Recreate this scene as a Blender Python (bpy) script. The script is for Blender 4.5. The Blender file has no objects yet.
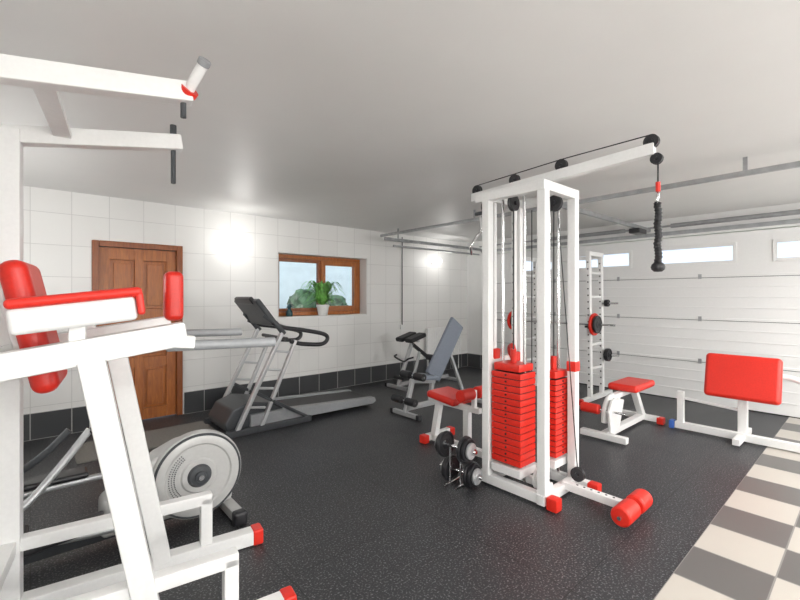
import bpy, bmesh, math, random
from mathutils import Vector, Matrix
random.seed(4)
S=bpy.context.scene
S.view_settings.view_transform='Standard'
S.view_settings.look='None'
S.view_settings.exposure=0.0

# ---------------------------------------------------------------- materials
def newmat(name):
    m=bpy.data.materials.new(name); m.use_nodes=True
    nt=m.node_tree; b=nt.nodes['Principled BSDF']
    return m,nt,b
def mat(name,col,rough=.5,metal=0,var=.04,scale=30,bump=0,coat=0,emis=0):
    m,nt,b=newmat(name)
    tc=nt.nodes.new('ShaderNodeTexCoord'); n=nt.nodes.new('ShaderNodeTexNoise')
    n.inputs['Scale'].default_value=scale; n.inputs['Detail'].default_value=4
    nt.links.new(tc.outputs['Object'],n.inputs['Vector'])
    r=nt.nodes.new('ShaderNodeValToRGB')
    r.color_ramp.elements[0].position=.3; r.color_ramp.elements[1].position=.7
    r.color_ramp.elements[0].color=(*[max(0,c*(1-var)) for c in col],1)
    r.color_ramp.elements[1].color=(*[min(1,c*(1+var)) for c in col],1)
    nt.links.new(n.outputs['Fac'],r.inputs['Fac']); nt.links.new(r.outputs['Color'],b.inputs['Base Color'])
    b.inputs['Roughness'].default_value=rough; b.inputs['Metallic'].default_value=metal
    b.inputs['Coat Weight'].default_value=coat
    if bump:
        bp=nt.nodes.new('ShaderNodeBump'); bp.inputs['Strength'].default_value=bump; bp.inputs['Distance'].default_value=.004
        nt.links.new(n.outputs['Fac'],bp.inputs['Height']); nt.links.new(bp.outputs['Normal'],b.inputs['Normal'])
    if emis:
        b.inputs['Emission Color'].default_value=(1,.97,.92,1); b.inputs['Emission Strength'].default_value=emis
    return m
WHITE=mat('white_powder_coat',(.80,.80,.79),.35,0,.02,60)
RED=mat('red_vinyl',(.70,.026,.014),.38,0,.05,90,.15)
REDP=mat('red_painted_iron',(.70,.026,.014),.35,0,.05,40)
BLACK=mat('black_rubber',(.018,.018,.02),.5,0,.2,50,.1)
BLKP=mat('black_plastic',(.022,.022,.025),.35,0,.1,50)
DGREY=mat('dark_grey_plastic',(.055,.06,.066),.4,0,.08,40)
GREY=mat('grey_plastic',(.28,.29,.30),.4,0,.05,40)
SILV=mat('silver_paint',(.52,.53,.54),.35,.45,.03,60)
LSILV=mat('light_silver_plastic',(.50,.50,.49),.35,.1,.03,40)
CHROME=mat('chrome',(.75,.75,.76),.15,1,.02,20)
ZINC=mat('galvanised_steel',(.40,.41,.42),.38,.7,.12,14)
BLUEG=mat('blue_grey_vinyl',(.20,.23,.28),.45,0,.05,60,.1)
BLUE=mat('blue_cap',(.05,.14,.5),.4)
PLASTER=mat('ceiling_satin_paint',(.76,.755,.74),.45,0,.012,3)
RAD=mat('radiator_enamel',(.85,.85,.84),.3)
POT=mat('white_ceramic',(.86,.86,.84),.2)
LEAF=mat('leaf_green',(.17,.44,.09),.45,0,.5,20)
TEAL=mat('teal_glaze',(.02,.07,.08),.2,0,.3,20)
SOIL=mat('soil',(.05,.03,.02),.9)
BARK=mat('bark',(.10,.085,.075),.9,0,.2)
WALLP=mat('white_plaster',(.82,.82,.805),.5,0,.02,5)
DOORW=mat('garage_panel_white',(.80,.80,.79),.36,0,.01,40,.05)
GLARE=mat('glare_glow',(.95,.95,.92),.4,0,.01,5,0,0,.9)  # emissive surface of the added domes that imitate glare
HEDGE=mat('hedge_leaves',(.08,.15,.08),.8,0,.8,6,.5)
HOUSE=mat('house_render',(.66,.74,.80),.8,0,.06,4)
GRASS=mat('grass',(.08,.16,.04),.9,0,.4,5)
RUG=mat('grey_mat',(.20,.19,.175),.8,0,.25,80,.3)
BRASS=mat('brass',(.5,.36,.15),.3,.9)

def wood(name,c1,c2):
    m,nt,b=newmat(name)
    tc=nt.nodes.new('ShaderNodeTexCoord'); mp=nt.nodes.new('ShaderNodeMapping'); mp.inputs['Scale'].default_value=(14,14,1.6)
    n=nt.nodes.new('ShaderNodeTexNoise'); n.inputs['Scale'].default_value=3; n.inputs['Detail'].default_value=6; n.inputs['Distortion'].default_value=1.2
    r=nt.nodes.new('ShaderNodeValToRGB'); r.color_ramp.elements[0].color=(*c1,1); r.color_ramp.elements[1].color=(*c2,1)
    r.color_ramp.elements[0].position=.3; r.color_ramp.elements[1].position=.7
    nt.links.new(tc.outputs['Object'],mp.inputs['Vector']); nt.links.new(mp.outputs[0],n.inputs['Vector'])
    nt.links.new(n.outputs['Fac'],r.inputs['Fac']); nt.links.new(r.outputs['Color'],b.inputs['Base Color'])
    b.inputs['Roughness'].default_value=.35
    return m
WOOD=wood('varnished_wood',(.32,.092,.018),(.50,.165,.034))
WOODD=wood('varnished_wood_frame',(.20,.052,.012),(.33,.095,.022))

def tile(name,c1,c2,mortar,w,h,axes,rough,msz=.004,chk=False,off=(0,0)):
    m,nt,b=newmat(name); L=nt.links.new
    g=nt.nodes.new('ShaderNodeNewGeometry'); s=nt.nodes.new('ShaderNodeSeparateXYZ'); c=nt.nodes.new('ShaderNodeCombineXYZ')
    L(g.outputs['Position'],s.inputs[0])
    for i,a in enumerate(axes):
        ad=nt.nodes.new('ShaderNodeMath'); ad.operation='ADD'; ad.inputs[1].default_value=off[i]
        L(s.outputs[a],ad.inputs[0]); L(ad.outputs[0],c.inputs[i])
    br=nt.nodes.new('ShaderNodeTexBrick'); br.offset=0; br.squash=1
    br.inputs['Scale'].default_value=1; br.inputs['Brick Width'].default_value=w; br.inputs['Row Height'].default_value=h
    br.inputs['Mortar Size'].default_value=msz; br.inputs['Mortar Smooth'].default_value=.1; br.inputs['Bias'].default_value=0
    br.inputs['Color1'].default_value=(*c1,1); br.inputs['Color2'].default_value=(*c2,1); br.inputs['Mortar'].default_value=(*mortar,1)
    L(c.outputs[0],br.inputs['Vector'])
    if chk:
        ck=nt.nodes.new('ShaderNodeTexChecker'); ck.inputs['Scale'].default_value=1/w
        ck.inputs['Color1'].default_value=(*c1,1); ck.inputs['Color2'].default_value=(*c2,1)
        L(c.outputs[0],ck.inputs['Vector'])
        mx=nt.nodes.new('ShaderNodeMix'); mx.data_type='RGBA'; L(br.outputs['Fac'],mx.inputs['Factor'])
        L(ck.outputs['Color'],mx.inputs['A']); mx.inputs['B'].default_value=(*mortar,1)
        L(mx.outputs['Result'],b.inputs['Base Color'])
    else: L(br.outputs['Color'],b.inputs['Base Color'])
    bp=nt.nodes.new('ShaderNodeBump'); bp.invert=True; bp.inputs['Strength'].default_value=.3; bp.inputs['Distance'].default_value=.003
    L(br.outputs['Fac'],bp.inputs['Height']); L(bp.outputs['Normal'],b.inputs['Normal'])
    b.inputs['Roughness'].default_value=rough
    return m
WTILE=tile('white_wall_tile',(.80,.795,.775),(.83,.825,.805),(.62,.615,.60),.33,.33,(0,2),.3,.003)
BTILE=tile('dark_base_tile',(.055,.058,.062),(.07,.072,.075),(.40,.40,.39),.33,.27,(0,2),.3,.005)
BTILEY=tile('dark_base_tile_side',(.055,.058,.062),(.07,.072,.075),(.40,.40,.39),.33,.27,(1,2),.3,.005)
CW=.36
CHECK=tile('checker_floor_tile',(.50,.465,.415),(.125,.118,.112),(.24,.23,.215),CW,CW,(0,1),.35,.004,True,(CW*20,CW*20-.71))

def rubber():
    m,nt,b=newmat('speckled_rubber_floor'); L=nt.links.new
    g=nt.nodes.new('ShaderNodeNewGeometry')
    n=nt.nodes.new('ShaderNodeTexNoise'); n.inputs['Scale'].default_value=95; n.inputs['Detail'].default_value=3
    L(g.outputs['Position'],n.inputs['Vector'])
    r=nt.nodes.new('ShaderNodeValToRGB'); e=r.color_ramp.elements
    e[0].position=.54; e[0].color=(.027,.028,.031,1); e[1].position=.68; e[1].color=(.20,.20,.21,1)
    L(n.outputs['Fac'],r.inputs['Fac'])
    n2=nt.nodes.new('ShaderNodeTexNoise'); n2.inputs['Scale'].default_value=1.6; n2.inputs['Detail'].default_value=5
    L(g.outputs['Position'],n2.inputs['Vector'])
    br=nt.nodes.new('ShaderNodeTexBrick'); br.offset=0; br.inputs['Scale'].default_value=1
    br.inputs['Brick Width'].default_value=1.0; br.inputs['Row Height'].default_value=1.0; br.inputs['Mortar Size'].default_value=.003
    br.inputs['Color1'].default_value=(1,1,1,1); br.inputs['Color2'].default_value=(.9,.9,.9,1); br.inputs['Mortar'].default_value=(.35,.35,.35,1)
    L(g.outputs['Position'],br.inputs['Vector'])
    mx=nt.nodes.new('ShaderNodeMix'); mx.data_type='RGBA'; mx.blend_type='MULTIPLY'; mx.inputs['Factor'].default_value=1
    L(r.outputs['Color'],mx.inputs['A']); L(br.outputs['Color'],mx.inputs['B']); L(mx.outputs['Result'],b.inputs['Base Color'])
    mr=nt.nodes.new('ShaderNodeMapRange'); mr.inputs['To Min'].default_value=.36; mr.inputs['To Max'].default_value=.52
    L(n2.outputs['Fac'],mr.inputs['Value']); L(mr.outputs[0],b.inputs['Roughness'])
    bp=nt.nodes.new('ShaderNodeBump'); bp.inputs['Strength'].default_value=.3; bp.inputs['Distance'].default_value=.002
    L(n.outputs['Fac'],bp.inputs['Height']); L(bp.outputs['Normal'],b.inputs['Normal'])
    return m
RUBBER=rubber()
def glass():
    m=bpy.data.materials.new('window_glass'); m.use_nodes=True; nt=m.node_tree; nt.nodes.clear()
    o=nt.nodes.new('ShaderNodeOutputMaterial'); mx=nt.nodes.new('ShaderNodeMixShader'); t=nt.nodes.new('ShaderNodeBsdfTransparent'); g=nt.nodes.new('ShaderNodeBsdfGlossy')
    g.inputs['Roughness'].default_value=.03; f=nt.nodes.new('ShaderNodeFresnel'); f.inputs['IOR'].default_value=1.4
    nt.links.new(f.outputs[0],mx.inputs[0]); nt.links.new(t.outputs[0],mx.inputs[1]); nt.links.new(g.outputs[0],mx.inputs[2]); nt.links.new(mx.outputs[0],o.inputs[0])
    return m
GLASS=glass()

# ---------------------------------------------------------------- geometry helpers
class G:
    def __init__(s,name,loc=(0,0,0),rz=0,local=False):
        e=bpy.data.objects.new(name,None); S.collection.objects.link(e)
        e.location=loc; e.rotation_euler=(0,0,rz); e.empty_display_size=.1
        s.e=e; s.off=Vector((0,0,0)) if local else Vector(loc)
def finish(g,name,bm,m,smooth=True,wn=False):
    me=bpy.data.meshes.new(name)
    bmesh.ops.recalc_face_normals(bm,faces=bm.faces)
    if g: bmesh.ops.translate(bm,verts=bm.verts,vec=-g.off)
    bm.to_mesh(me); bm.free()
    if m: me.materials.append(m)
    if smooth:
        me.polygons.foreach_set('use_smooth',[True]*len(me.polygons)); me.set_sharp_from_angle(angle=math.radians(38))
    o=bpy.data.objects.new(name,me); S.collection.objects.link(o)
    if g: o.parent=g.e
    if wn:
        w=o.modifiers.new('wn','WEIGHTED_NORMAL'); w.keep_sharp=True
    return o
def addbox(bm,c,s,M=None,bev=0,seg=2):
    r=bmesh.ops.create_cube(bm,size=1,matrix=Matrix.Diagonal((*s,1)))
    vs=r['verts']
    if bev:
        es=list({e for v in vs for e in v.link_edges})
        rr=bmesh.ops.bevel(bm,geom=es,offset=bev,segments=seg,profile=.5,affect='EDGES')
        vs=list(set(rr['verts'])|{v for v in vs if v.is_valid})
    T=Matrix.Translation(Vector(c))
    if M is not None: T=T@M
    bmesh.ops.transform(bm,matrix=T,verts=vs)
def box(g,name,c,s,m,bev=.004,seg=2,rot=None):
    bm=bmesh.new(); M=None
    if rot: 
        from mathutils import Euler
        M=Euler(rot).to_matrix().to_4x4()
    addbox(bm,c,s,M,bev,seg)
    return finish(g,name,bm,m,wn=bev>0)
def boxes(g,name,lst,m,bev=0):
    bm=bmesh.new()
    for c,s in lst: addbox(bm,c,s,None,bev)
    return finish(g,name,bm,m,wn=bev>0)
def frame(p1,p2,up=(0,0,1)):
    p1=Vector(p1);p2=Vector(p2); z=(p2-p1).normalized(); u=Vector(up)
    if abs(z.dot(u))>.98: u=Vector((1,0,0)) if abs(z.x)<.9 else Vector((0,1,0))
    x=u.cross(z).normalized(); y=z.cross(x)
    return Matrix((x,y,z)).transposed().to_4x4(),(p1+p2)/2,(p2-p1).length
def beam(g,name,p1,p2,w,h,m,bev=.006,up=(0,0,1)):
    M,c,l=frame(p1,p2,up); bm=bmesh.new(); addbox(bm,c,(w,h,l),M,bev)
    return finish(g,name,bm,m,wn=True)
def addcyl(bm,p1,p2,r,n=24,r2=None,bev=0):
    M,c,l=frame(p1,p2)
    rr=bmesh.ops.create_cone(bm,cap_ends=True,segments=n,radius1=r,radius2=r if r2 is None else r2,depth=l)
    vs=rr['verts']
    if bev:
        es=[e for e in {e for v in vs for e in v.link_edges} if any(len(f.verts)>4 for f in e.link_faces)]
        q=bmesh.ops.bevel(bm,geom=es,offset=bev,segments=3,profile=.5,affect='EDGES')
        vs=list(set(q['verts'])|{v for v in vs if v.is_valid})
    bmesh.ops.transform(bm,matrix=Matrix.Translation(c)@M,verts=vs)
def cyl(g,name,p1,p2,r,m,n=24,r2=None,bev=0):
    bm=bmesh.new(); addcyl(bm,p1,p2,r,n,r2,bev); return finish(g,name,bm,m,wn=bev>0)
def cyls(g,name,lst,m,n=16,bev=0):
    bm=bmesh.new()
    for p1,p2,r in lst: addcyl(bm,p1,p2,r,n,None,bev)
    return finish(g,name,bm,m)
def smoothpts(pts,k=6):
    P=[Vector(p) for p in pts]; P=[P[0]]+P+[P[-1]]; out=[]
    for i in range(1,len(P)-2):
        a,b,c,d=P[i-1:i+3]
        for j in range(k):
            t=j/k; out.append(.5*((2*b)+(c-a)*t+(2*a-5*b+4*c-d)*t*t+(3*b-a-3*c+d)*t**3))
    out.append(P[-2]); return out
def tube(g,name,pts,r,m,smooth=True,n=12,rs=None):
    P=smoothpts(pts) if smooth else [Vector(p) for p in pts]
    bm=bmesh.new(); rings=[]; x=None
    for i,p in enumerate(P):
        t=(P[min(i+1,len(P)-1)]-P[max(i-1,0)]).normalized()
        if x is None:
            u=Vector((0,0,1)) if abs(t.z)<.9 else Vector((1,0,0)); x=u.cross(t).normalized()
        x=(x-t*x.dot(t)).normalized(); y=t.cross(x)
        rr=r if rs is None else r*rs(i/(len(P)-1))
        rings.append([bm.verts.new(p+(x*math.cos(a)+y*math.sin(a))*rr) for a in [2*math.pi*k/n for k in range(n)]])
    for a,b in zip(rings,rings[1:]):
        for k in range(n): bm.faces.new((a[k],a[(k+1)%n],b[(k+1)%n],b[k]))
    bm.faces.new(rings[0]); bm.faces.new(rings[-1])
    return finish(g,name,bm,m)
def lathe(g,name,prof,c,axis,m,n=40,loop=False):
    bm=bmesh.new(); rings=[]
    for r,h in prof:
        r=max(r,.0005)
        rings.append([bm.verts.new((r*math.cos(2*math.pi*k/n),r*math.sin(2*math.pi*k/n),h)) for k in range(n)])
    for a,b in zip(rings,rings[1:]+([rings[0]] if loop else [])):
        for k in range(n): bm.faces.new((a[k],a[(k+1)%n],b[(k+1)%n],b[k]))
    if not loop: bm.faces.new(rings[0]); bm.faces.new(rings[-1])
    M,_,_=frame((0,0,0),axis)
    bmesh.ops.transform(bm,matrix=Matrix.Translation(Vector(c))@M,verts=bm.verts)
    return finish(g,name,bm,m)
def prism(g,name,pts,y0,y1,m,bev=.01):
    bm=bmesh.new(); vs=[bm.verts.new((x,y0,z)) for x,z in pts]; f=bm.faces.new(vs)
    r=bmesh.ops.extrude_face_region(bm,geom=[f]); bmesh.ops.translate(bm,verts=[v for v in r['geom'] if isinstance(v,bmesh.types.BMVert)],vec=(0,y1-y0,0))
    if bev: bmesh.ops.bevel(bm,geom=list(bm.edges),offset=bev,segments=3,profile=.5,affect='EDGES')
    return finish(g,name,bm,m,wn=True)
def pulley(g,name,c,axis,r=.05,t=.025,m=None):
    return lathe(g,name,[(.0,-t),(r*.25,-t),(r*.3,-t*.5),(r,-t*.5),(r,-t*.35),(r*.85,0),(r,t*.35),(r,t*.5),(r*.3,t*.5),(r*.25,t),(0,t)],c,axis,m or BLKP,28)
def roller(g,name,p1,p2,r,m):
    return cyl(g,name,p1,p2,r,m,28,None,r*.25)
def plate(g,name,c,axis,r,t,m):
    return lathe(g,name,[(.014,-t/2),(r*.35,-t/2),(r*.4,-t*.3),(r*.8,-t*.3),(r*.85,-t/2),(r*.97,-t/2),(r,-t*.3),(r,t*.3),(r*.97,t/2),(r*.85,t/2),(r*.8,t*.3),(r*.4,t*.3),(r*.35,t/2),(.014,t/2)],c,axis,m,32,True)

# ---------------------------------------------------------------- room shell
XL,XR,YB,YF,H=-1.2,6.8,5.63,-2.6,2.55
T=.3
def room(name,lst,m):
    return boxes(None,name,lst,m)
def bx(x0,x1,y0,y1,z0,z1): return ((x0+x1)/2,(y0+y1)/2,(z0+z1)/2),(x1-x0,y1-y0,z1-z0)
room('floor',[bx(XL-T,XR+T,YF-T,YB+T,-.12,0)],RUBBER)
room('floor_tiled_strip',[bx(XL,XR,YF,.71,0,.006)],CHECK)
room('ceiling',[bx(XL-T,XR+T,YF-T,YB+T,H,H+.15)],PLASTER)
DX0,DX1,DZ=.50,1.40,2.06
WX0,WX1,WZ0,WZ1=2.64,4.22,1.12,2.08
room('wall_back',[bx(XL-T,DX0,YB,YB+T,0,H),bx(DX0,DX1,YB,YB+T,DZ,H),bx(DX1,WX0,YB,YB+T,0,H),
  bx(WX0,WX1,YB,YB+T,0,WZ0),bx(WX0,WX1,YB,YB+T,WZ1,H),bx(WX1,XR+T,YB,YB+T,0,H)],WTILE)
room('wall_left',[bx(XL-T,XL,YF-T,YB,0,H)],WALLP)
room('wall_front',[bx(XL,XR,YF-T,YF,0,H)],WALLP)
GY0,GY1,GZ=-.75,5.12,2.28
room('wall_right',[bx(XR,XR+T,YF-T,GY0,0,H),bx(XR,XR+T,GY1,YB,0,H),bx(XR,XR+T,GY0,GY1,GZ,H)],WALLP)
bh=.27
room('baseboard_back',[bx(XL,DX0-.02,YB-.012,YB-.0005,0,bh),bx(DX1+.02,XR,YB-.012,YB-.0005,0,bh)],BTILE)
room('baseboard_right',[bx(XR-.012,XR-.0005,GY1+.02,YB-.013,0,bh)],BTILEY)
room('baseboard_left',[bx(XL+.0005,XL+.012,YF,YB-.013,0,bh)],BTILEY)

# door
g=G('door_1',(.95,YB,0))
fr=.065
boxes(g,'door_frame',[bx(DX0+.002,DX0+fr,YB-.03,YB+.12,.006,DZ-.002),bx(DX1-fr,DX1-.002,YB-.03,YB+.12,.006,DZ-.002),bx(DX0+fr,DX1-fr,YB-.03,YB+.12,DZ-fr,DZ-.002)],WOODD,.006)
sx0,sx1=DX0+fr+.003,DX1-fr-.003; sz1=DZ-fr-.004
yf=YB+.03
st=.1; mid=(sx0+sx1)/2
rows=[(.14,.62),(.74,1.18),(1.30,1.86)]
lst=[bx(sx0,sx0+st,yf,yf+.05,.01,sz1),bx(sx1-st,sx1,yf,yf+.05,.01,sz1),bx(mid-.045,mid+.045,yf,yf+.05,.01,sz1)]
zs=[.01]+[z for r in rows for z in r]+[sz1]
for i in range(0,len(zs),2):
    lst.append(bx(sx0+st,mid-.045,yf,yf+.05,zs[i],zs[i+1])); lst.append(bx(mid+.045,sx1-st,yf,yf+.05,zs[i],zs[i+1]))
boxes(g,'door_stiles',lst,WOOD,.003)
pl=[]
for a,b in rows:
    for u0,u1 in ((sx0+st,mid-.045),(mid+.045,sx1-st)):
        pl.append(bx(u0,u1,yf+.025,yf+.045,a,b)); pl.append(bx(u0+.035,u1-.035,yf+.008,yf+.04,a+.035,b-.035))
boxes(g,'door_panels',pl,WOOD,.007)
box(g,'handle_plate',(sx0+.05,yf-.004,1.02),(.035,.008,.2),BRASS,.002)
tube(g,'handle_lever',[(sx0+.05,yf-.005,1.05),(sx0+.05,yf-.045,1.05),(sx0+.07,yf-.055,1.05),(sx0+.15,yf-.055,1.045)],.009,CHROME)

# window
g=G('window_1',(3.43,YB+.25,WZ0))
yw0,yw1=YB+.2,YB+.27
def winframe(x0,x1,z0,z1,w,y0,y1):
    return [bx(x0,x0+w,y0,y1,z0,z1),bx(x1-w,x1,y0,y1,z0,z1),bx(x0+w,x1-w,y0,y1,z0,z0+w),bx(x0+w,x1-w,y0,y1,z1-w,z1)]
boxes(g,'outer_frame',winframe(WX0+.004,WX1-.004,WZ0+.032,WZ1-.004,.06,yw0,yw1),WOOD,.004)
xm=3.45
boxes(g,'left_sash',winframe(WX0+.065,xm,WZ0+.095,WZ1-.067,.05,yw0-.005,yw1-.02),WOODD,.004)
boxes(g,'right_sash',winframe(xm+.002,WX1-.065,WZ0+.095,WZ1-.067,.075,yw0-.025,yw1-.02),WOOD,.004)
boxes(g,'glass_panes',[bx(WX0+.11,xm-.045,YB+.235,YB+.239,WZ0+.14,WZ1-.11),bx(xm+.07,WX1-.135,YB+.235,YB+.239,WZ0+.16,WZ1-.13)],GLASS)
box(g,'window_handle',(xm+.035,yw0-.035,1.6),(.02,.02,.12),CHROME,.003)
room('trim_sill',[bx(WX0+.002,WX1-.002,YB+.002,YB+T-.002,WZ0+.001,WZ0+.03)],WALLP)
room('trim_reveal',[bx(WX1-.012,WX1-.001,YB+.004,YB+.195,WZ0+.032,WZ1-.002),bx(WX0+.001,WX0+.012,YB+.004,YB+.195,WZ0+.032,WZ1-.002),bx(WX0+.013,WX1-.013,YB+.004,YB+.195,WZ1-.012,WZ1-.001)],WALLP)

# outside world seen through the windows
room('garden_ground',[bx(-12,22,YB+T+.01,24,-.3,-.14),bx(XR+T+.01,22,-12,YB+T,-.3,-.14)],GRASS)
def hedge(name,x0,x1,y,h):
    bm=bmesh.new()
    for i in range(30):
        x=random.uniform(x0,x1); z=random.uniform(.1,h); r=random.uniform(.22,.42)
        q=bmesh.ops.create_icosphere(bm,subdivisions=3,radius=r)
        for v in q['verts']: v.co*=1+random.uniform(-.14,.14)
        bmesh.ops.translate(bm,verts=q['verts'],vec=(x,y+random.uniform(-.3,.3),z))
    return finish(None,name,bm,HEDGE,False)
hedge('garden_hedge',3.6,9,8.9,1.35)
g=G('neighbour_house',(8,12,-.14))
box(g,'house_body',(7.5,12.3,1.6),(9,2,3.5),HOUSE,.02)
prism(g,'house_roof',[(2.6,3.35),(12.4,3.35),(11,4.6),(4,4.6)],11.2,13.4,GREY,.02)
g=G('garden_tree',(5.2,7.3,-.14))
ty=7.3
tube(g,'trunk',[(5.2,ty,-.14),(5.25,ty,1),(5.15,ty,2),(5.3,ty+.05,3.2)],.07,BARK,rs=lambda t:1-.6*t)
for i in range(20):
    a=random.uniform(0,6.28); z=random.uniform(1,2.8)
    tube(g,'branch_%d'%i,[(5.2,ty,z),(5.2+.5*math.cos(a),ty+.2*math.sin(a),z+.3),(5.2+1.1*math.cos(a),ty+.4*math.sin(a),z+.4+random.uniform(-.3,.4))],.016,BARK,rs=lambda t:1-.7*t,n=7)

# garage door
g=G('door_2',(XR,2.2,0))
ph=GZ/4
wins=[(-.02+1.255*i,.827+1.255*i) for i in range(0,4)]
wz0,wz1=1.90,2.11
lst=[]; 
for i in range(3):
    z0=.012+i*ph; 
    lst.append(bx(XR+.02,XR+.06,GY0+.01,GY1-.01,z0,z0+ph-.006))
z0=3*ph+.012
lst.append(bx(XR+.02,XR+.06,GY0+.01,GY1-.01,z0,wz0)); lst.append(bx(XR+.02,XR+.06,GY0+.01,GY1-.01,wz1,GZ-.01))
yy=GY0+.01
for a,b in wins: lst.append(bx(XR+.02,XR+.06,yy,a,wz0,wz1)); yy=b
lst.append(bx(XR+.02,XR+.06,yy,GY1-.01,wz0,wz1))
boxes(g,'door_panels',lst,DOORW,0)
lst=[]
for i in range(3):
    for k in (.28,.52,.76):
        z=i*ph+ph*k
        lst.append(bx(XR+.012,XR+.021,GY0+.02,GY1-.02,z-.008,z+.008))
boxes(g,'panel_ribs',lst,DOORW,.003)
boxes(g,'panel_seams',[bx(XR+.005,XR+.022,GY0+.02,GY1-.02,i*ph-.012,i*ph+.02) for i in (1,2,3)],DOORW,.004)
boxes(g,'panel_gaps',[bx(XR+.016,XR+.0215,GY0+.02,GY1-.02,i*ph-.018,i*ph-.011) for i in (1,2,3)],DGREY,0)
lst=[]
for i in (1,2,3):
    for k in range(6):
        y=GY0+.25+k*1.05; lst.append(bx(XR-.004,XR+.006,y-.02,y+.02,i*ph-.03,i*ph+.035))
boxes(g,'hinges',lst,ZINC,.003)
lst=[]
for a,b in wins:
    for q in ((a-.03,a+.012,wz0-.03,wz1+.03),(b-.012,b+.03,wz0-.03,wz1+.03),(a,b,wz0-.03,wz0+.012),(a,b,wz1-.012,wz1+.03)):
        lst.append(bx(XR+.006,XR+.022,q[0],q[1],q[2],q[3]))
boxes(g,'window_surrounds',lst,WHITE,.003)
boxes(g,'glass_panes',[bx(XR+.035,XR+.04,a,b,wz0,wz1) for a,b in wins],GLASS)
boxes(g,'bottom_seal',[bx(XR+.015,XR+.06,GY0+.01,GY1-.01,.001,.014)],BLACK)
# tracks
g=G('garage_door_track',(5.5,2.2,2.4))
for k,y in enumerate((5.17,2.2,-.8)):
    z=2.36 if k!=1 else 2.40
    beam(g,'track_%d'%k,(4.22,y,z),(6.62 if k!=1 else 6.74,y,z),.04,.05,ZINC,.004)
    if k!=1:
        tube(g,'track_bend_%d'%k,[(6.60,y,z),(6.68,y,z-.02),(6.74,y,z-.1),(6.76,y,z-.25),(6.76,y,1.2),(6.76,y,.02)],.022,ZINC)
        beam(g,'hanger_%d'%k,(4.5,y,z+.02),(4.5,y,H-.001),.03,.006,ZINC,.001)
        beam(g,'lower_track_%d'%k,(4.4,y,z-.1),(6.6,y,z-.1),.03,.03,ZINC,.003)
beam(g,'rear_crossbar',(4.25,-.9,2.42),(4.25,5.3,2.42),.04,.04,ZINC,.004)
for y in (.7,3.4): beam(g,'crossbar_hanger',(4.25,y,2.42),(4.25,y,H-.001),.03,.006,ZINC,.001)
cyl(g,'spring_shaft',(6.66,-.8,2.42),(6.66,5.2,2.42),.014,ZINC)
cyl(g,'torsion_spring',(6.66,.4,2.42),(6.66,1.9,2.42),.03,ZINC)
cyl(g,'torsion_spring_b',(6.66,2.5,2.42),(6.66,4.0,2.42),.03,ZINC)
beam(g,'header_rail',(6.76,-.8,2.33),(6.76,5.2,2.33),.03,.05,ZINC,.004)
box(g,'opener_motor',(6.3,2.2,2.34),(.28,.14,.07),BLKP,.015)

# radiator
g=G('radiator',(6.0,YB-.07,.2))
box(g,'panel',(6.0,YB-.085,.57),(.95,.06,.56),RAD,.012)
boxes(g,'grooves',[bx(5.58+i*.06,5.60+i*.06,YB-.119,YB-.112,.33,.81) for i in range(15)],RAD,.003)
boxes(g,'brackets',[bx(5.7,5.73,YB-.06,YB-.001,.4,.8),bx(6.3,6.33,YB-.06,YB-.001,.4,.8)],RAD)
cyls(g,'pipes',[((5.57,YB-.08,.32),(5.57,YB-.08,.0),.009),((6.43,YB-.08,.32),(6.43,YB-.08,.0),.009)],WHITE)
g=G('wall_conduit',(4.98,YB-.01,0))
cyl(g,'cable',(4.98,YB-.02,.9),(4.98,YB-.02,2.5),.008,DGREY)
box(g,'socket',(4.98,YB-.015,.9),(.08,.028,.08),WHITE,.006)

# added glowing domes and point lights imitating soft glare on wall and ceiling
for i,x in enumerate((2.02,5.85)):
    g=G('glare_stand_in',(x,YB,2.12))
    box(g,'back_plate',(x,YB-.01,2.12),(.24,.018,.12),WHITE,.006)
    bm=bmesh.new(); q=bmesh.ops.create_uvsphere(bm,u_segments=32,v_segments=16,radius=1)
    bmesh.ops.transform(bm,matrix=Matrix.Translation((x,YB-.02,2.12))@Matrix.Diagonal((.16,.06,.08,1)),verts=bm.verts)
    bmesh.ops.bisect_plane(bm,geom=bm.verts[:]+bm.edges[:]+bm.faces[:],plane_co=(x,YB-.02,0),plane_no=(0,1,0),clear_outer=True)
    finish(g,'glow_dome',bm,GLARE)
    l=bpy.data.lights.new('glare_fill_light','POINT'); l.energy=6 if i==0 else 5; l.shadow_soft_size=.13; l.color=(1,.985,.96)
    o=bpy.data.objects.new('glare_fill_light',l); S.collection.objects.link(o); o.parent=g.e; o.location=(0,-.33,.0)

# door mat
box(None,'door_mat',(.9,4.85,.006),(1.2,.6,.012),RUG,.004)

# ---------------------------------------------------------------- sill things
px,py,pz=3.39,YB+.03,WZ0+.031
g=G('potted_spider_plant',(px,py,WZ0+.03))
lathe(g,'pot',[(.0,0),(.065,0),(.07,.01),(.092,.13),(.1,.135),(.1,.165),(.088,.165),(.085,.145),(0,.145)],(px,py,pz),(0,0,1),POT)
bm=bmesh.new()
for i in range(170):
    a=random.uniform(0,6.283); L=random.uniform(.16,.44); up=random.uniform(.08,.38); w=random.uniform(.009,.017)
    d=Vector((math.cos(a),math.sin(a)*.25,0)); s=Vector((-math.sin(a),math.cos(a),0)); prev=None
    for k in range(8):
        t=k/7; p=Vector((px,py,pz+.145))+d*L*t+Vector((0,0,up*math.sin(t*2.3)*1.1-.05*t*t)); ww=w*(1-t**2)+.001
        cur=(bm.verts.new(p-s*ww),bm.verts.new(p+s*ww))
        if prev: bm.faces.new((prev[0],prev[1],cur[1],cur[0]))
        prev=cur
finish(g,'leaves',bm,LEAF)
g=G('sill_figurine',(2.86,YB+.09,WZ0+.03))
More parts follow.
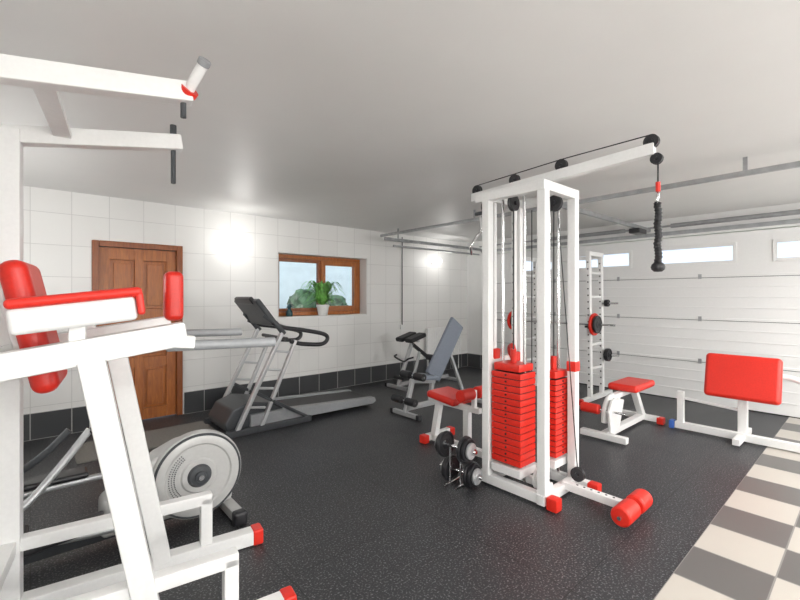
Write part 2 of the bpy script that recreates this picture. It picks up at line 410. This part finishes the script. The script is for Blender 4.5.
lathe(g,'body',[(0,0),(.04,0),(.05,.02),(.045,.07),(.02,.11),(.03,.13),(.032,.15),(.018,.175),(0,.18)],(2.86,YB+.09,WZ0+.031),(0,0,1),TEAL)
tube(g,'beak',[(2.86,YB+.09,WZ0+.175),(2.83,YB+.07,WZ0+.17),(2.80,YB+.06,WZ0+.155)],.012,TEAL,rs=lambda t:1-.7*t)

# ---------------------------------------------------------------- multi gym
g=G('multi_gym_machine',(2.88,1.77,0))
P={'a':(2.66,1.53),'l':(2.66,2.0),'r':(3.09,1.53),'b':(3.09,2.0)}
W=.065
for k,(x,y) in P.items(): beam(g,'post_'+k,(x,y,.02),(x,y,2.25),W,W,WHITE,.008)
for z in (.05,2.215):
    beam(g,'rail_front_%d'%(z*10),(2.62,1.53,z),(3.13,1.53,z),.06,.07,WHITE)
    beam(g,'rail_back_%d'%(z*10),(2.63,2.0,z),(3.13,2.0,z),.06,.07,WHITE)
    beam(g,'rail_left_%d'%(z*10),(2.66,1.50,z),(2.66,2.1,z),.06,.07,WHITE)
    beam(g,'rail_right_%d'%(z*10),(3.09,1.40 if z<1 else 1.5,z),(3.09,2.1,z),.06,.07,WHITE)
for i,(x,y) in enumerate(((2.66,1.45),(2.66,2.13),(3.09,1.37),(3.09,2.13))):
    box(g,'foot_cap_%d'%i,(x,y,.045),(.08,.08,.088),REDP,.012)
# weight stacks
def stack(nm,x0,x1,y0,y1,z0,z1,axis):
    n=14; h=(z1-z0)/n
    boxes(g,nm+'_plates',[bx(x0,x1,y0,y1,z0+i*h,z0+(i+1)*h-.006) for i in range(n)],REDP,.004)
    cx,cy=(x0+x1)/2,(y0+y1)/2
    box(g,nm+'_core',(cx,cy,(z0+z1)/2),(x1-x0-.02,y1-y0-.02,z1-z0-.01),BLACK,0)
    dx,dy=((x1-x0)/2-.03,0) if axis=='x' else (0,(y1-y0)/2-.03)
    cyls(g,nm+'_guide_rods',[((cx+dx,cy+dy,.08),(cx+dx,cy+dy,2.19),.012),((cx-dx,cy-dy,.08),(cx-dx,cy-dy,2.19),.012)],CHROME)
    box(g,nm+'_head',(cx,cy,z1+.03),((x1-x0)*.95,(y1-y0)*.9,.055),REDP,.01)
    cyl(g,nm+'_stem',(cx,cy,z1+.05),(cx,cy,z1+.16),.022,REDP)
    cyls(g,nm+'_cable',[((cx,cy,z1+.1),(cx,cy,2.2),.005)],BLACK,8)
    box(g,nm+'_base',(cx,cy,z0-.05),(x1-x0+.02,y1-y0,.06),WHITE,.008)
    cyls(g,nm+'_pins',[((cx+(-.5 if axis=='y' else 0)*(x1-x0)-(0.004 if axis=='y' else 0),cy-(0 if axis=='y' else (y1-y0)/2+.004),z0+h*(i+.5)),(cx+(-.5 if axis=='y' else 0)*(x1-x0)+.01*(axis=='y'),cy-(0 if axis=='y' else (y1-y0)/2-.01),z0+h*(i+.5)),.008) for i in range(n)],BLACK,8)
stack('stack_1',2.645,2.845,1.70,1.95,.21,.89,'y')
stack('stack_2',2.915,3.12,1.575,1.72,.25,.83,'x')
beam(g,'stack_support_1',(2.77,1.53,.1),(2.77,2.0,.1),.05,.05,WHITE)
for i,(x,y) in enumerate(((2.74,2.0),(3.02,2.0))):
    beam(g,'inner_column_%d'%i,(x,y,.08),(x,y,2.19),.035,.035,WHITE)
    cyls(g,'column_holes_%d'%i,[((x-.019,y,.3+.07*k),(x+.019,y,.3+.07*k),.007) for k in range(26)],BLACK,8)
# top beam + pulleys
beam(g,'top_beam',(2.95,2.38,2.315),(2.95,.93,2.375),.055,.075,WHITE)
for y,z in ((.95,2.425),(1.55,2.415),(1.95,2.39),(2.33,2.375)): pulley(g,'pulley_%d'%(y*100),(2.95,y,z),(1,0,0),.045,.03)
pulley(g,'pulley_front',(2.95,.92,2.31),(1,0,0),.035,.03)
cyls(g,'top_cable',[((2.95,.95,2.47),(2.95,1.55,2.46),.004),((2.95,1.55,2.46),(2.95,2.33,2.42),.004)],BLACK,8)
for i,(x,y) in enumerate(((2.74,1.82),(2.98,1.62),(2.72,2.05))): pulley(g,'stack_pulley_%d'%i,(x,y,2.15),(0,1,0) if i!=1 else (1,0,0),.06,.03)
# cable + rope handle
rx,ry,dz=2.94,.91,-.035
cyls(g,'rope_cable',[((rx,ry,2.31),(rx,ry,2.08),.005)],BLACK,8)
cyls(g,'rope_clip',[((rx,ry,2.16),(rx,ry,2.10),.014)],REDP,12)
tube(g,'carabiner',[(rx,ry,2.13+dz),(rx+.015,ry,2.11+dz),(rx+.015,ry,2.08+dz),(rx,ry,2.06+dz),(rx-.015,ry,2.08+dz),(rx-.015,ry,2.11+dz),(rx,ry,2.13+dz)],.005,CHROME)
tube(g,'tricep_rope',[(rx,ry,2.07+dz)]+[(rx+.004*math.sin(k*2),ry+.004*math.cos(k*2),2.05-.04*k+dz) for k in range(10)],.02,BLACK,rs=lambda t:1+.14*math.sin(t*120))
lathe(g,'rope_end',[(0,-.03),(.022,-.028),(.036,-.015),(.04,0),(.034,.018),(.02,.03),(0,.032)],(rx,ry,1.665+dz),(0,0,1),BLACK)
tube(g,'hanging_handle',[(2.74,2.13,2.1),(2.74,2.13,1.98),(2.70,2.14,1.93),(2.66,2.16,1.85),(2.70,2.19,1.79)],.011,CHROME)
tube(g,'hanging_handle_b',[(2.74,2.13,1.98),(2.80,2.12,1.93),(2.84,2.12,1.86),(2.80,2.1,1.78)],.011,CHROME)
cyl(g,'hang_pulley_arm',(2.74,2.0,2.12),(2.74,2.18,2.12),.015,DGREY)
for i,(x,y,z) in enumerate(((2.74,2.0,1.0),(3.02,2.0,.95),(3.09,1.53,.92))):
    box(g,'slider_%d'%i,(x,y,z),(.076,.076,.08),REDP,.01)
beam(g,'mid_brace',(2.66,2.0,.95),(3.09,2.0,.95),.05,.05,WHITE)
tube(g,'red_lever',[(2.8,1.86,1.02),(2.84,1.9,1.06),(2.9,1.96,1.02),(2.98,1.98,.9)],.022,REDP)
pulley(g,'low_pulley',(2.74,1.60,.15),(0,1,0),.08,.03,WHITE)
pulley(g,'low_pulley_b',(3.0,1.45,.15),(1,0,0),.05,.03)
cyls(g,'low_cable',[((2.74,1.82,.15),(2.74,1.82,2.1),.004),((3.0,1.45,.15),(2.99,1.6,2.1),.004),((2.86,1.74,.2),(2.86,1.74,2.1),.004)],BLACK,8)
# foot roller arm
beam(g,'roller_arm',(2.93,1.53,.075),(2.93,1.06,.075),.055,.055,WHITE)
cyls(g,'arm_holes',[((2.93,1.42-.05*k,.098),(2.93,1.42-.05*k,.1045),.008) for k in range(6)],BLACK,8)
cyl(g,'roller_axle',(2.70,1.05,.09),(3.13,1.05,.09),.012,CHROME)
roller(g,'roller_left',(2.72,1.05,.09),(2.90,1.05,.09),.062,RED)
roller(g,'roller_right',(2.95,1.05,.09),(3.11,1.05,.09),.062,RED)
# left seat
beam(g,'seat_base',(3.02,2.05,.05),(3.02,2.98,.05),.06,.06,WHITE)
beam(g,'seat_foot_bar',(2.92,2.96,.05),(3.28,2.96,.05),.06,.06,WHITE)
for x in (2.92,3.30): box(g,'seat_foot_cap_%d'%(x*100),(x,2.96,.042),(.07,.08,.082),REDP,.012)
beam(g,'seat_post',(3.02,2.92,.05),(3.02,2.85,.41),.06,.06,WHITE)
beam(g,'seat_post_rear',(3.02,2.5,.05),(3.02,2.5,.41),.06,.06,WHITE)
beam(g,'seat_rail',(3.02,2.35,.42),(3.02,2.98,.42),.05,.05,WHITE)
box(g,'seat_pad',(3.08,2.76,.475),(.32,.36,.07),RED,.028,4,(math.radians(6),0,0))
cyl(g,'knee_axle',(2.84,2.42,.56),(3.2,2.42,.56),.012,CHROME)
beam(g,'knee_post',(3.02,2.42,.42),(3.02,2.42,.60),.04,.04,WHITE)
roller(g,'knee_roller_a',(2.82,2.42,.57),(2.99,2.42,.57),.055,RED); roller(g,'knee_roller_b',(3.05,2.42,.57),(3.22,2.42,.57),.055,RED)

# dumbbells on a little stand beside the machine
g=G('dumbbell_stand',(2.47,2.12,0),math.radians(6),True)
def dumbbell(nm,x,z,dy=0):
    cyl(g,nm+'_bar',(x,dy-.19,z),(x,dy+.19,z),.014,CHROME)
    for s in (-1,1):
        plate(g,nm+'_plate_a_%d'%s,(x,dy+s*.09,z),(0,1,0),.1,.025,BLKP); plate(g,nm+'_plate_b_%d'%s,(x,dy+s*.118,z),(0,1,0),.085,.025,BLKP); plate(g,nm+'_plate_c_%d'%s,(x,dy+s*.143,z),(0,1,0),.06,.02,SILV)
        cyl(g,nm+'_collar_%d'%s,(x,dy+s*.155,z),(x,dy+s*.175,z),.026,CHROME,6)
dumbbell('lower',.02,.102); dumbbell('upper',-.03,.30,.02)
for s in (-1,1):
    cyl(g,'stand_post_%d'%s,(-.03,.02+s*.05,.0),(-.03,.02+s*.05,.30),.009,CHROME)
    cyl(g,'stand_foot_%d'%s,(-.11,s*.05+.02,.010),(.1,s*.05+.02,.010),.009,CHROME)

# ---------------------------------------------------------------- leg extension bench
g=G('leg_extension_bench',(4.8,1.8,0))
beam(g,'base',(4.30,1.82,.06),(5.38,1.82,.06),.07,.06,WHITE)
beam(g,'foot_rear',(5.36,1.64,.05),(5.36,2.1,.05),.07,.06,WHITE)
for y in (1.63,2.11): box(g,'cap_%d'%(y*100),(5.36,y,.04),(.085,.07,.078),REDP,.012)
beam(g,'foot_front',(4.32,1.60,.05),(4.32,2.05,.05),.07,.06,WHITE)
beam(g,'post_front',(4.55,1.82,.06),(4.62,1.82,.40),.065,.065,WHITE)
beam(g,'post_rear',(5.34,1.82,.06),(5.1,1.82,.40),.065,.065,WHITE)
beam(g,'seat_rail',(4.5,1.82,.41),(5.25,1.82,.41),.06,.05,WHITE)
box(g,'seat_pad',(4.98,1.80,.475),(.55,.30,.075),RED,.03,4)
tube(g,'lever',[(4.52,1.82,.42),(4.42,1.82,.40),(4.34,1.82,.30),(4.33,1.82,.18)],.03,WHITE)
cyl(g,'axle',(4.33,1.62,.30),(4.33,2.06,.30),.012,CHROME)
roller(g,'ankle_roller_a',(4.33,1.87,.30),(4.33,2.05,.30),.05,RED)
prism(g,'side_plate',[(4.3,.1),(4.5,.1),(4.62,.38),(4.35,.42),(4.26,.3)],1.74,1.77,WHITE,.008)

# ---------------------------------------------------------------- barbell rack
g=G('barbell_rack',(5.9,3.1,0))
for j,y in enumerate((2.62,3.65)):
    for i,x in enumerate((5.78,6.15)):
        beam(g,'upright_%d%d'%(i,j),(x,y,.02),(x-.05,y,2.05),.055,.06,WHITE)
        cyls(g,'holes_%d%d'%(i,j),[((x-.032-.05*(k*.09+.2)/2.03,y,.2+.09*k),(x-.026-.05*(k*.09+.2)/2.03,y,.2+.09*k),.011) for k in range(20)],BLACK,8)
    beam(g,'side_base_%d'%j,(5.5,y,.04),(6.45,y,.04),.06,.06,WHITE)
    beam(g,'side_top_%d'%j,(5.70,y,2.03),(6.14,y,2.03),.06,.06,WHITE)
    for k in range(5): beam(g,'rung_%d%d'%(j,k),(5.75,y,.45+.33*k),(6.12,y,.45+.33*k),.03,.03,WHITE)
    box(g,'cap_%d'%j,(5.48,y,.042),(.07,.08,.08),REDP,.012)
beam(g,'cross_low',(6.15,2.62,.3),(6.15,3.65,.3),.05,.05,WHITE); beam(g,'cross_top',(6.1,2.62,2.0),(6.1,3.65,2.0),.05,.05,WHITE)
zb=1.07
cyl(g,'barbell_bar',(5.68,2.25,zb),(5.68,4.1,zb),.014,CHROME)
for s,y in ((1,2.52),(1,3.78)):
    plate(g,'plate_black_%d'%(y*10),(5.68,y,zb),(0,1,0),.15,.03,REDP); plate(g,'plate_red_%d'%(y*10),(5.68,y-.04,zb),(0,1,0),.12,.03,BLKP)
    beam(g,'hook_%d'%(y*10),(5.75,y+.1 if y<3 else y-.13,zb-.03),(5.65,y+.1 if y<3 else y-.13,zb-.035),.04,.03,BLKP)
for x,z in ((6.1,1.35),(6.13,.62)):
    cyl(g,'peg_%d'%(z*100),(x,2.6,z),(x,2.38,z),.014,CHROME); plate(g,'peg_plate_%d'%(z*100),(x,2.53,z),(0,1,0),.09 if z<1 else .05,.05,BLKP)

# ---------------------------------------------------------------- preacher bench (right)
g=G('preacher_curl_bench',(5.3,.9,0))
beam(g,'base_bar',(5.3,1.47,.055),(5.3,.15,.055),.07,.07,WHITE)
box(g,'end_cap',(5.3,1.50,.05),(.09,.05,.09),BLUE,.012)
beam(g,'foot_bar',(5.0,.16,.045),(5.65,.16,.045),.07,.07,WHITE)
beam(g,'foot_bar_b',(5.04,.90,.055),(5.62,.90,.055),.06,.06,WHITE)
beam(g,'post',(5.36,.90,.06),(5.36,.90,.68),.075,.075,WHITE)
beam(g,'left_post',(5.3,1.42,.06),(5.3,1.42,.42),.06,.06,WHITE)
cyl(g,'cross_tube',(5.3,1.42,.35),(5.36,.90,.30),.014,WHITE)
tube(g,'curved_arm',[(5.4,.88,.58),(5.42,.7,.66),(5.42,.52,.66),(5.42,.42,.56),(5.40,.38,.35),(5.36,.33,.08)],.026,WHITE)
box(g,'pad',(5.30,.90,.64),(.09,.60,.44),RED,.038,5,(0,math.radians(14),0))
box(g,'pad_board',(5.35,.90,.63),(.03,.5,.34),WHITE,.006,2,(0,math.radians(14),0))

# ---------------------------------------------------------------- treadmill
g=G('treadmill',(2.55,4.7,0))
Y0,Y1=4.38,5.02
prism(g,'side_rail_near',[(1.75,.06),(3.38,.04),(3.43,.07),(3.41,.12),(2.1,.19),(1.75,.19)],Y0,Y0+.09,GREY,.008)
prism(g,'side_rail_far',[(1.75,.06),(3.38,.04),(3.43,.07),(3.41,.12),(2.1,.19),(1.75,.19)],Y1-.09,Y1,GREY,.008)
prism(g,'running_belt',[(1.9,.09),(3.39,.055),(3.42,.08),(3.39,.11),(1.9,.175)],Y0+.09,Y1-.09,BLACK,.004)
prism(g,'motor_cover',[(1.52,.04),(2.12,.05),(2.14,.2),(2.02,.27),(1.75,.32),(1.58,.26),(1.50,.12)],Y0+.04,Y1-.04,DGREY,.02)
cyl(g,'rear_roller',(3.38,Y0+.02,.07),(3.38,Y1-.02,.07),.035,BLKP)
for j,y in enumerate((Y0-.01,Y1+.01)):
    beam(g,'ground_rail_%d'%j,(1.48,y,.035),(2.45,y,.035),.07,.065,DGREY)
    beam(g,'upright_%d'%j,(1.60,y,.05),(2.10,y,1.05),.055,.04,SILV)
    beam(g,'upright_b_%d'%j,(1.86,y,.05),(2.26,y,.95),.05,.035,SILV)
    beam(g,'brace_%d'%j,(2.42,y,.05),(1.80,y,.42),.05,.035,DGREY)
    for k in range(4):
        z=.28+.19*k; x=1.60+.5*(z-.05); beam(g,'rung_%d%d'%(j,k),(x,y,z),(x+.19,y,z-.03),.03,.025,SILV)
    tube(g,'handrail_%d'%j,[(1.98,y,1.16),(2.12,y,1.10),(2.35,y,1.06),(2.62,y,1.0),(2.68,y,.94),(2.60,y,.88),(2.35,y,.90),(2.2,y,.94)],.024,BLKP)
    tube(g,'console_arm_%d'%j,[(2.12,y,1.03),(2.02,y,1.15),(1.92,y+(.06 if j==0 else -.06),1.24)],.03,DGREY)
box(g,'console',(1.93,4.7,1.27),(.06,.66,.36),DGREY,.022,3,(0,math.radians(-38),0))
box(g,'console_screen',(1.957,4.7,1.33),(.02,.32,.13),BLKP,.005,2,(0,math.radians(-38),0))
box(g,'console_buttons',(2.02,4.7,1.22),(.02,.46,.05),GREY,.005,2,(0,math.radians(-38),0))
box(g,'console_hood',(1.81,4.7,1.40),(.05,.46,.09),BLKP,.02,3,(0,math.radians(-38),0))
cyl(g,'front_crossbar',(2.16,Y0,.97),(2.16,Y1,.97),.02,BLKP)

# ---------------------------------------------------------------- adjustable bench
g=G('adjustable_weight_bench',(3.9,3.75,0))
y=3.75
beam(g,'base_beam',(3.38,y,.10),(4.55,y,.10),.05,.06,SILV)
beam(g,'front_foot',(3.38,y-.22,.04),(3.38,y+.22,.04),.05,.05,SILV); beam(g,'rear_foot',(4.55,y-.28,.04),(4.55,y+.28,.04),.05,.05,SILV)
for x,w in ((3.38,.23),(4.55,.29)):
    for s in (-1,1): box(g,'foot_cap_%d_%d'%(x*100,s),(x,y+s*w,.035),(.06,.05,.068),BLKP,.01)
beam(g,'front_post',(3.38,y,.05),(3.50,y,.44),.05,.05,SILV)
beam(g,'seat_post',(3.80,y,.10),(3.84,y,.38),.05,.05,SILV)
beam(g,'seat_rail',(3.46,y,.42),(3.88,y,.36),.045,.045,SILV)
box(g,'seat_pad',(3.67,y,.45),(.30,.30,.055),BLUEG,.02,3,(0,math.radians(8),0))
beam(g,'backrest',(3.84,y,.42),(4.32,y,1.10),.27,.055,BLUEG,.02,up=(0,1,0)).name='backrest_pad'
beam(g,'backrest_board',(3.90,y,.46),(4.34,y,1.05),.05,.02,SILV,.004)
beam(g,'support_strut',(4.12,y,.80),(4.45,y,.12),.04,.04,SILV)
for x,z in ((3.36,.20),(3.50,.48)):
    cyl(g,'roller_axle_%d'%(z*100),(x,y-.2,z),(x,y+.2,z),.01,CHROME)
    roller(g,'roller_a_%d'%(z*100),(x,y-.2,z),(x,y-.04,z),.045,BLACK); roller(g,'roller_b_%d'%(z*100),(x,y+.04,z),(x,y+.2,z),.045,BLACK)

# ---------------------------------------------------------------- hyperextension bench
g=G('hyperextension_bench',(4.8,4.95,0))
y=4.95
beam(g,'front_foot',(4.3,y-.25,.03),(4.3,y+.25,.03),.05,.05,SILV); beam(g,'rear_foot',(5.45,y-.25,.03),(5.45,y+.25,.03),.05,.05,SILV)
for x in (4.3,5.45):
    for s in (-1,1): box(g,'cap_%d_%d'%(x*100,s),(x,y+s*.26,.03),(.06,.05,.058),BLKP,.01)
beam(g,'base_beam',(4.3,y,.07),(5.45,y,.07),.05,.05,SILV)
beam(g,'main_post',(4.32,y,.07),(4.62,y,.74),.05,.05,SILV)
beam(g,'incline_rail',(4.58,y,.70),(5.42,y,.12),.05,.05,BLKP)
beam(g,'brace',(4.62,y,.08),(4.78,y,.56),.04,.04,SILV)
for s in (-1,1): box(g,'hip_pad_%d'%s,(4.58,y+s*.11,.79),(.34,.17,.07),BLACK,.025,4,(0,math.radians(-15),0))
cyl(g,'pad_axle',(4.6,y-.16,.74),(4.6,y+.16,.74),.02,SILV)
cyl(g,'ankle_axle',(5.15,y-.2,.40),(5.15,y+.2,.40),.012,CHROME)
roller(g,'ankle_a',(5.15,y-.2,.40),(5.15,y-.04,.40),.05,BLACK); roller(g,'ankle_b',(5.15,y+.04,.40),(5.15,y+.2,.40),.05,BLACK)
tube(g,'hand_grip',[(4.45,y-.2,.50),(4.38,y-.16,.48),(4.42,y,.42),(4.38,y+.16,.48),(4.45,y+.2,.50)],.014,BLKP)
box(g,'seat_low',(4.42,y,.17),(.22,.26,.05),BLACK,.02,3)

# ---------------------------------------------------------------- elliptical trainer
g=G('elliptical_trainer',(.4,2.95,0))
cx,cy,cz=.805,2.87,.315
lathe(g,'flywheel_cover',[(0,-.035),(.10,-.035),(.11,-.026),(.19,-.026),(.20,-.035),(.245,-.035),(.268,-.02),(.272,0),(.272,.03),(.255,.05),(0,.05)],(cx,cy,cz),(0,1,0),LSILV,64)
lathe(g,'flywheel_ring',[(.247,.004),(.249,-.004),(.258,-.004),(.262,.006)],(cx,cy-.034,cz),(0,1,0),DGREY,64,True)
lathe(g,'flywheel_hub',[(0,-.03),(.03,-.03),(.035,-.018),(.06,-.014),(.072,0),(0,.004)],(cx,cy-.036,cz),(0,1,0),DGREY,40)
cyl(g,'crank_axle',(cx,cy-.08,cz),(cx,cy+.25,cz),.016,CHROME)
bm=bmesh.new()
for k in range(22):
    a=2.2+k*.08
    for r in (.145,.16,.175):
        addcyl(bm,(cx+r*math.cos(a),cy-.030,cz+r*math.sin(a)),(cx+r*math.cos(a),cy-.024,cz+r*math.sin(a)),.0035,8)
finish(g,'vents',bm,DGREY)
prism(g,'housing',[(.30,.08),(1.02,.08),(1.04,.22),(.98,.42),(.85,.545),(.70,.53),(.58,.48),(.46,.40),(.30,.28)],cy+.0,cy+.17,LSILV,.025)
beam(g,'base_beam',(-.55,cy+.11,.07),(1.02,cy+.11,.07),.06,.06,DGREY)
for x in (-.52,1.0):
    beam(g,'stabiliser_%d'%(x*100),(x,cy-.17,.045),(x,cy+.42,.045),.07,.06,LSILV)
    for yy in (cy-.19,cy+.44): box(g,'stabiliser_cap_%d_%d'%(x*100,yy*100),(x,yy,.045),(.085,.07,.088),BLKP,.018,3)
tube(g,'pedal_arm_near',[(cx-.30,cy-.075,cz-.14),(.40,cy-.085,.17),(.2,cy-.085,.18),(-.3,cy-.07,.24)],.02,SILV)
tube(g,'pedal_arm_far',[(cx+.1,cy+.24,cz+.05),(.45,cy+.24,.36),(.1,cy+.24,.36),(-.3,cy+.24,.34)],.02,SILV)
box(g,'pedal_near',(.12,cy-.09,.225),(.38,.16,.04),BLKP,.015,3,(0,math.radians(-5),0))
box(g,'pedal_near_lip',(-.03,cy-.09,.26),(.05,.16,.07),BLKP,.015,3)
box(g,'pedal_far',(.08,cy+.26,.40),(.36,.14,.035),BLKP,.015,3)
tube(g,'swing_arm',[(-.30,cy-.06,.24),(-.05,cy+.05,.34),(.12,cy+.12,.5),(.26,cy+.14,.68)],.02,SILV)
tube(g,'swing_arm_far',[(-.30,cy+.24,.34),(-.1,cy+.24,.45),(.05,cy+.2,.56),(.17,cy+.2,.68)],.02,DGREY)
tube(g,'grip',[(.26,cy+.14,.68),(.30,cy+.14,.66),(.31,cy+.14,.60)],.024,BLACK)
tube(g,'front_post',[(-.3,cy+.11,.08),(-.34,cy+.11,.3),(-.4,cy+.11,.6)],.03,DGREY)

# ---------------------------------------------------------------- dip / chin-up station
g=G('dip_and_pull_up_station',(.45,2.18,0),math.radians(-8),True)
for j,y in ((0,.32),(1,-.32)):
    beam(g,'rear_post_%d'%j,(-.57,y,.02),(-.57,y,2.20),.085,.085,WHITE,.008)
    beam(g,'chin_arm_%d'%j,(-.61,y,2.165+.025*j),(.12-.03*j,y,2.272),.07,.08,WHITE,.008)
    beam(g,'floor_bar_%d'%j,(-.62,y,.045),(.50,y,.045),.08,.08,WHITE,.008)
    box(g,'floor_cap_%d'%j,(.515-.025*j,y,.045),(.06,.09,.09),REDP,.012,3)
    beam(g,'raised_bar_%d'%j,(-.57,y,.33),(.27,y,.33),.06,.06,WHITE,.008)
    beam(g,'step_post_%d'%j,(.24,y,.05),(.24,y,.34),.06,.06,WHITE,.008)
    lx=-.06*j
    beam(g,'slanted_leg_%d'%j,(-.18+lx,y,1.22),(.03+lx,y,.05),.085,.085,WHITE,.008)
    beam(g,'elbow_rail_%d'%j,(-.60,y,1.195),(.07,y,1.30),.07,.095,WHITE,.01)
    cyl(g,'dip_grip_%d'%j,(.0,y,1.25),(.43,y,1.243),.021,GREY,24,None,.004)
    beam(g,'grip_bracket_%d'%j,(-.02,y,1.275),(.10,y,1.262),.06,.05,WHITE)
    box(g,'elbow_pad_body_%d'%j,(-.28,y,1.385),(.36,.15,.09),WHITE,.018,3,(0,math.radians(-7),0))
    box(g,'elbow_pad_top_%d'%j,(-.275,y,1.445),(.385,.17,.035),RED,.016,4,(0,math.radians(-7),0))
    box(g,'elbow_pad_end_%d'%j,(-.09,y,1.425),(.025,.16,.09),RED,.011,4,(0,math.radians(-7),0))
    beam(g,'pad_bracket_%d'%j,(-.28,y,1.25),(-.28,y,1.36),.05,.05,WHITE)
box(g,'far_stop_pad',(.08,.32,1.45),(.09,.13,.26),RED,.03,4)
beam(g,'chin_cross',(-.38,-.30,2.205),(-.38,.30,2.205),.07,.03,WHITE)
beam(g,'back_cross_low',(-.57,-.3,.33),(-.57,.3,.33),.06,.06,WHITE); beam(g,'back_cross_mid',(-.57,-.3,1.2),(-.57,.3,1.2),.06,.06,WHITE)
box(g,'back_pad',(-.44,.02,1.33),(.09,.34,.52),RED,.04,5,(0,math.radians(-12),0))
box(g,'back_pad_board',(-.49,.02,1.32),(.03,.24,.42),WHITE,.006,2,(0,math.radians(-12),0))
beam(g,'back_pad_bracket',(-.57,.02,1.2),(-.48,.02,1.25),.06,.06,WHITE)
cyl(g,'chin_grip_near',(.07,-.32,2.265),(.12,-.42,2.36),.020,WHITE,24,None,.004)
cyl(g,'chin_grip_flange',(.072,-.325,2.27),(.082,-.34,2.284),.036,REDP)
cyl(g,'chin_grip_tip',(.118,-.415,2.355),(.125,-.432,2.372),.024,GREY,24,None,.004)
cyls(g,'chin_bolts',[((.06,-.32,2.27),(.06,-.32,2.17),.011),((.08,.32,2.30),(.08,.32,2.05),.012),((.08,.32,2.30),(.08,.32,2.36),.016)],DGREY)

# ---------------------------------------------------------------- added fill lights in made-up fittings, unseen behind / beside the viewpoint
def area(g,name,loc,size,en,rot=(0,0,0),col=(1,.99,.975)):
    l=bpy.data.lights.new(name,'AREA'); l.shape='RECTANGLE'; l.size=size[0]; l.size_y=size[1]; l.energy=en; l.color=col
    o=bpy.data.objects.new(name,l); S.collection.objects.link(o); o.location=Vector(loc)-(g.off if g else Vector()); o.rotation_euler=rot
    if g: o.parent=g.e
for x,e in ((.8,85),(4.6,110)):
    g=G('unseen_ceiling_fill',(x,-1.4,H))  # made-up ceiling fitting out of view, added to brighten the room
    box(g,'housing',(x,-1.4,H-.03),(1.7,.7,.058),WHITE,.01)
    area(g,'ceiling_fill_light',(x,-1.4,H-.065),(1.6,.6),e)
R=math.radians
for x,e in ((1.2,115),(4.8,120)):
    g=G('unseen_wall_fill',(x,YF,1.6))  # unseen panel added on the front wall to fill room and ceiling
    box(g,'housing',(x,YF+.03,1.6),(2.1,.056,.9),WHITE,.01)
    area(g,'wall_fill_light',(x,YF+.065,1.6),(2.0,.8),e,(R(112),0,0))
for y,e in ((-1.1,45),(4.1,42)):
    g=G('unseen_wall_fill',(XL,y,1.8))  # unseen panel added on the left wall for fill light
    box(g,'housing',(XL+.03,y,1.8),(.056,1.5,.7),WHITE,.01)
    area(g,'wall_fill_light',(XL+.065,y,1.8),(.6,1.4),e,(0,R(-112),0))
w=bpy.data.worlds.new('World'); S.world=w; w.use_nodes=True
bg=w.node_tree.nodes['Background']; sk=w.node_tree.nodes.new('ShaderNodeTexSky'); sk.sky_type='HOSEK_WILKIE'; sk.turbidity=8; sk.sun_direction=Vector((-.3,-.5,.8)).normalized()
w.node_tree.links.new(sk.outputs[0],bg.inputs[0]); bg.inputs[1].default_value=7.5

cam=bpy.data.cameras.new('camera'); co=bpy.data.objects.new('camera',cam); S.collection.objects.link(co)
co.location=(0,0,1.45); co.rotation_euler=(math.radians(90),0,math.radians(-41.3))
cam.lens=421/800*36; cam.sensor_width=36; cam.shift_y=-.005; cam.clip_start=.05
S.camera=co
